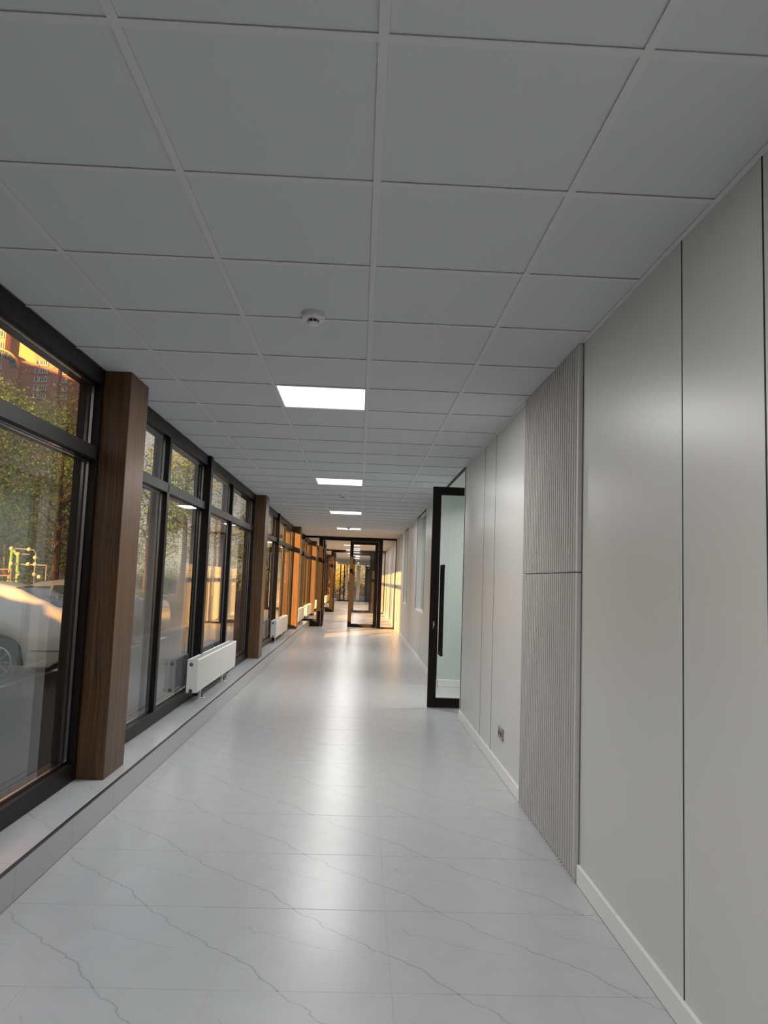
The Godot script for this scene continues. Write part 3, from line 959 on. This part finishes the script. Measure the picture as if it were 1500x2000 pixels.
func build_outside() -> void:
	var g := setting("ground", "asphalt of the car park outside")
	span(g, "asphalt", Vector3(-260, GROUND - 0.5, -260), Vector3(-1.80, GROUND, 200), M.asphalt)
	span(g, "asphalt", Vector3(-1.80, GROUND - 0.5, -260), Vector3(120, GROUND, Z_END - 0.2), M.asphalt)
	span(g, "bay_line", Vector3(-4.97, GROUND, -19.0), Vector3(-4.84, GROUND + 0.004, -2.0), M.road_paint)
	for z in [-14.85, -17.5]:
		span(g, "bay_line", Vector3(-9.6, GROUND, z - 0.06), Vector3(-4.97, GROUND + 0.004, z + 0.06), M.road_paint)
	make_car("white saloon car parked outside the nearest window", Vector3(-4.02, GROUND, -11.20), PI, M.car_white)
	make_car("grey car parked beyond the white one, seen through the second window", Vector3(-4.3, GROUND, -16.2), PI, M.car_grey)
	# trees
	var spots := [
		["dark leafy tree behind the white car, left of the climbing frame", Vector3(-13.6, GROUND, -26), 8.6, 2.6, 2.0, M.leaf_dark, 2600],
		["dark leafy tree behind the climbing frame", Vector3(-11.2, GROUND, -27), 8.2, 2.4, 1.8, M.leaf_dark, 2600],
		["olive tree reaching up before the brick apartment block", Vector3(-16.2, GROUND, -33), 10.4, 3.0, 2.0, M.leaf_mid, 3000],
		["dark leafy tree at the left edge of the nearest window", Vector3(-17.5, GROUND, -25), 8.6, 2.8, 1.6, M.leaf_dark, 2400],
		["sparse tree against the pale sky in the second window", Vector3(-8.3, GROUND, -28.5), 6.4, 1.9, 2.4, M.leaf_mid, 1500],
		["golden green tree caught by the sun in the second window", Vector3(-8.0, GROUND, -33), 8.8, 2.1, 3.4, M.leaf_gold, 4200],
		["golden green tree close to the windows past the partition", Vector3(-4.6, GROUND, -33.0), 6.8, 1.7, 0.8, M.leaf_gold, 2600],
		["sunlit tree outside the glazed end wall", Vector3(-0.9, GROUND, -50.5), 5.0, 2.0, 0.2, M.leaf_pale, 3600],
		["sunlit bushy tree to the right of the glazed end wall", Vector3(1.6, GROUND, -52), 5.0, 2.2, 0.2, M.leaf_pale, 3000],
		["broad tree left of the car park, beyond the near window", Vector3(-18.0, GROUND, -16.7), 9.4, 3.2, 1.0, M.leaf_dark, 3000],
		["broad tree farther left of the car park", Vector3(-22.0, GROUND, -11), 10.0, 3.4, 1.0, M.leaf_dark, 3000],
		["low dark bush behind the climbing frame, right side", Vector3(-10.6, GROUND, -29.5), 4.2, 2.2, 0.1, M.leaf_dark, 2600],
		["low dark bush behind the climbing frame, left side", Vector3(-14.2, GROUND, -29.5), 4.4, 2.4, 0.1, M.leaf_dark, 2600],
		["low dark bush at the left end of the playground", Vector3(-18.0, GROUND, -29.5), 4.2, 2.4, 0.1, M.leaf_dark, 2400],
	]
	var places := ["first", "second", "third", "fourth", "fifth", "sixth", "seventh"]
	for i in 7:
		spots.append(["%s tree from the left in the dark row far behind the car park" % places[i], Vector3(-31.5 + i * 4.0, GROUND, -56 - (i % 2) * 1.6), 7.4 + 0.5 * ((i * 5) % 3), 2.9, 0.2, M.leaf_dark, 2400])
	var k := 100
	for s in spots:
		make_tree(s[0], s[1], s[2], s[3], s[4], s[5], k, int(s[6] * 3.2), 0.105)
		k += 1
	# clipped hedge left of the cars: it keeps the low sun off the lower part of the white car
	var hd := thing("hedge", "clipped green hedge along the left side of the car park", "hedge", Vector3(-9.5, GROUND, 0.0))
	var hs := start()
	var hn := noise(77, 0.9, 3)
	for i in 48:
		for j in 10:
			var q := []
			for e in [[0, 0], [1, 0], [1, 1], [0, 1]]:
				var zz := lerpf(-9.0, 1.0, (i + e[0]) / 48.0)
				var v: float = (j + e[1]) / 10.0 * PI
				var p := Vector3(cos(v) * 0.75, 0.0 if (v < 0.01 or v > 3.13) else 1.85 + sin(v) * 0.75, zz)
				if p.y > 0.0:
					p += Vector3(hn.get_noise_3d(p.x, p.y, zz), hn.get_noise_3d(p.x + 9.0, p.y, zz), 0) * 0.14
				q.append(p)
			quad(hs, q[0], q[1], q[2], q[3], (q[0] + q[2]) * 0.5 - Vector3(0, 1.2, (q[0].z + q[2].z) * 0.5))
	part(hd, "hedge_body", hs.commit(), M.leaf_dark)
	build_playground()
	build_blocks()

func build_playground() -> void:
	var t := thing("climbing_frame", "playground climbing frame with cream balls and a lime green post", "climbing frame", Vector3(-10.0, GROUND, -22.0))
	var gy := -GROUND
	var post := start()
	add_tube(post, [Vector3(-0.50, 0.0, 0), Vector3(-0.42, 1.93 + gy, 0)], 0.05, 8)
	add_tube(post, [Vector3(-0.16, 0.0, 0.05), Vector3(-0.22, 1.70 + gy, 0.03), Vector3(-0.42, 1.93 + gy, 0)], 0.05, 8)
	part(t, "green_post", post.commit(), M.lime)
	var bars := [
		[Vector3(-0.42, 1.93, 0), Vector3(0.07, 1.92, 0), Vector3(0.22, 1.90, 0), Vector3(0.28, 1.80, 0), Vector3(0.28, 1.2, 0), Vector3(0.28, -0.28, 0)],
		[Vector3(-0.22, 1.77, 0), Vector3(0.10, 1.77, 0)],
		[Vector3(-0.40, 1.47, 0), Vector3(0.62, 1.46, 0)],
		[Vector3(-0.18, 1.18, 0), Vector3(0.27, 1.18, 0)],
		[Vector3(0.62, 1.46, 0), Vector3(0.64, -0.28, 0)],
	]
	for b in bars:
		var pts := []
		for p in b:
			pts.append(p + Vector3(0, gy, 0))
		part(t, "bar", tube(pts, 0.018, 8), M.steel)
	var ball := SphereMesh.new()
	ball.radius = 0.062
	ball.height = 0.124
	ball.radial_segments = 16
	ball.rings = 10
	for p in [Vector3(-0.43, 1.93, 0.04), Vector3(-0.22, 1.77, 0.04), Vector3(0.07, 1.92, 0), Vector3(0.27, 1.68, 0), Vector3(0.28, 1.48, 0), Vector3(0.08, 1.48, 0), Vector3(0.27, 1.18, 0), Vector3(-0.16, 1.18, 0.04), Vector3(-0.40, 1.47, 0.04), Vector3(0.43, 1.11, 0)]:
		part(t, "ball", ball, M.ball, p + Vector3(0, gy, 0))
	var r := thing("guard_rail", "dull red tubular guard rail in front of the climbing frame", "railing", Vector3(-10.5, GROUND, -21.4))
	for y in [1.12, 1.30]:
		part(r, "rail", tube([Vector3(-1.2, y + gy, 0), Vector3(0.38, y + gy, 0)], 0.02, 8), M.rail_red)
	for x in [-1.2, -0.6, -0.1, 0.38]:
		part(r, "rail_post", tube([Vector3(x, 0, 0), Vector3(x, 1.34 + gy, 0)], 0.02, 8), M.rail_red)
	part(r, "slanted_rail", tube([Vector3(-0.7, 0.9 + gy, 0.1), Vector3(-0.12, 1.62 + gy, 0.1)], 0.02, 8), M.rail_red)

func far_window(b: Node3D, x0: float, x1: float, y0: float, y1: float, z: float, panes: int) -> void:
	var f := part(b, "window", box(Vector3(x1 - x0, y1 - y0, 0.10), 0.01), M.far_window, Vector3((x0 + x1) * 0.5, (y0 + y1) * 0.5, z))
	var n := panes + 1
	for k in n:
		var x := lerpf(-(x1 - x0) * 0.5, (x1 - x0) * 0.5, float(k) / panes)
		part(f, "frame_bar", box(Vector3(0.09, y1 - y0 + 0.1, 0.06)), M.far_window_frame, Vector3(x, 0, 0.06))
	part(f, "window_sill", box(Vector3(x1 - x0 + 0.12, 0.08, 0.12)), M.far_window_frame, Vector3(0, -(y1 - y0) * 0.5 - 0.03, 0.08))

func build_blocks() -> void:
	var b := thing("apartment_block", "tall brick apartment block with an arched window and sunlit upper wall", "building", Vector3(0, GROUND, -85.0))
	var o := -GROUND
	span(b, "recessed_wall", Vector3(-44.3, 0, -12), Vector3(-38.4, 36 + o, -1.5), M.render_cream)
	span(b, "tower", Vector3(-54, 0, -12), Vector3(-43.15, 38 + o, 0.0), M.brick_pale)
	span(b, "right_wing", Vector3(-39.45, 0, -12), Vector3(-36.6, 27.4 + o, 0.2), M.brick)
	span(b, "right_wing_return", Vector3(-36.6, 0, -12), Vector3(-33.0, 26.2 + o, -0.3), M.brick)
	span(b, "brick_base", Vector3(-43.15, 0, -3.0), Vector3(-39.45, 25.30 + o, -0.5), M.brick)
	span(b, "string_course", Vector3(-43.15, 25.30 + o, -3.0), Vector3(-39.45, 25.92 + o, -0.45), M.brick_pale)
	# quarter-round window: dark glazed arc with a brick infill
	var cx := -43.7
	var cy := 24.9 + o
	var arc := start()
	var inf := start()
	var ring := start()
	for k in 14:
		var a0 := PI * 0.5 * k / 14.0
		var a1 := PI * 0.5 * (k + 1) / 14.0
		for q in [[arc, 1.45, 2.1, 0.06], [inf, 0.0, 1.45, 0.02], [ring, 2.1, 2.26, 0.12]]:
			var p := []
			for e in [[a0, q[1]], [a1, q[1]], [a1, q[2]], [a0, q[2]]]:
				p.append(Vector3(cx + cos(e[0]) * e[1], cy + sin(e[0]) * e[1], q[3]))
			quad(q[0], p[0], p[1], p[2], p[3], Vector3(0, 0, 1))
			for e in [0, 3]:
				var s0: Vector3 = p[e]
				var s1: Vector3 = p[1 if e == 0 else 2]
				quad(q[0], s0, s1, Vector3(s1.x, s1.y, -0.5), Vector3(s0.x, s0.y, -0.5), (s0 - Vector3(cx, cy, s0.z)) * (1.0 if e == 3 else -1.0))
	part(b, "arched_window", arc.commit(), M.far_window)
	part(b, "arch_infill", inf.commit(), M.brick)
	part(b, "arch_moulding", ring.commit(), M.brick_pale)
	var spokes := start()
	for a in [0.25, 0.6, 0.95, 1.25]:
		add_tube(spokes, [Vector3(cx + cos(a) * 1.45, cy + sin(a) * 1.45, 0.08), Vector3(cx + cos(a) * 2.1, cy + sin(a) * 2.1, 0.08)], 0.03, 5)
	part(b, "arch_bars", spokes.commit(), M.far_window_frame)
	span(b, "arch_base", Vector3(-43.15, 20.0 + o, -1.0), Vector3(-41.3, 24.95 + o, 0.0), M.brick)
	for y in [28.7, 27.3, 26.1, 24.8, 23.5, 22.2]:
		far_window(b, -44.3, -43.4, y - 0.1 + o, y + 0.62 + o, 0.0, 3)
	for y in [25.33, 24.33, 23.33, 22.33, 21.33]:
		far_window(b, -39.24, -38.86, y + o, y + 0.52 + o, 0.2, 1)
		far_window(b, -38.66, -37.86, y + o, y + 0.52 + o, 0.2, 3)
	for y in [24.45, 23.45, 22.45, 21.45]:
		far_window(b, -36.2, -35.7, y + o, y + 0.50 + o, -0.3, 2)
	# two more blocks outside the frame, known by the shade they cast over the near end and the lower storeys
	var c := thing("neighbour_block", "long apartment block across the car park shading the near end", "building", Vector3(-64, GROUND, 0))
	span(c, "wall", Vector3(-12, 0, 100.6), Vector3(0, 34, 190), M.brick_pale)
	span(c, "roof", Vector3(-12.0, 34, 100.6), Vector3(0.0, 34.6, 190), M.concrete)
	var d := thing("neighbour_tower", "apartment tower left of the view shading the lower storeys", "building", Vector3(-92, GROUND, -35))
	span(d, "wall", Vector3(-12, 0, -30), Vector3(12, 37.9, 30), M.brick_pale)
	span(d, "roof", Vector3(-12.4, 37.9, -30.4), Vector3(12.4, 38.4, 30.4), M.concrete)

const PANEL := 3.0

func _ready() -> void:
	# camera
	var cam := Camera3D.new()
	cam.name = "camera"
	cam.fov = rad_to_deg(2.0 * atan(1000.0 / 1406.76))
	cam.near = 0.05
	cam.far = 600.0
	add_child(cam)
	cam.transform = Transform3D(Basis(Vector3.UP, -0.03119) * Basis(Vector3.RIGHT, 0.09498) * Basis(Vector3.BACK, 0.03599), Vector3(0, 1.368, 0))
	cam.current = true
	# sky
	var env := Environment.new()
	env.background_mode = Environment.BG_SKY
	var sm := ProceduralSkyMaterial.new()
	sm.sky_top_color = rgb(166, 177, 198)
	sm.sky_horizon_color = rgb(236, 222, 196)
	sm.sky_curve = 0.18
	sm.ground_bottom_color = rgb(70, 66, 60)
	sm.ground_horizon_color = rgb(140, 128, 112)
	sm.sky_energy_multiplier = 1.0
	sm.ground_energy_multiplier = 0.6
	var sky := Sky.new()
	sky.sky_material = sm
	env.sky = sky
	env.tonemap_mode = Environment.TONE_MAPPER_LINEAR
	env.tonemap_exposure = 1.0
	env.sdfgi_enabled = true
	env.ssao_enabled = true
	env.ssil_enabled = true
	var we := WorldEnvironment.new()
	we.name = "world"
	we.environment = env
	add_child(we)
	# low sun from the left behind the viewer
	var sun := DirectionalLight3D.new()
	sun.name = "sun"
	sun.light_color = Color(1.0, 0.735, 0.39)
	sun.light_energy = 7.5
	sun.light_angular_distance = 0.53
	sun.shadow_enabled = true
	sun.sky_mode = DirectionalLight3D.SKY_MODE_LIGHT_ONLY
	add_child(sun)
	sun.basis = Basis.looking_at(Vector3(1.0, -0.315, -1.55).normalized(), Vector3.UP)

	make_materials()
	build_floor()
	build_ceiling()
	build_right_wall()
	build_ledge()
	build_windows()
	build_wall_windows()
	build_columns()
	build_partitions()
	build_side_door()
	build_lights()
	build_slats()
	build_radiators()
	build_fittings()
	build_outside()
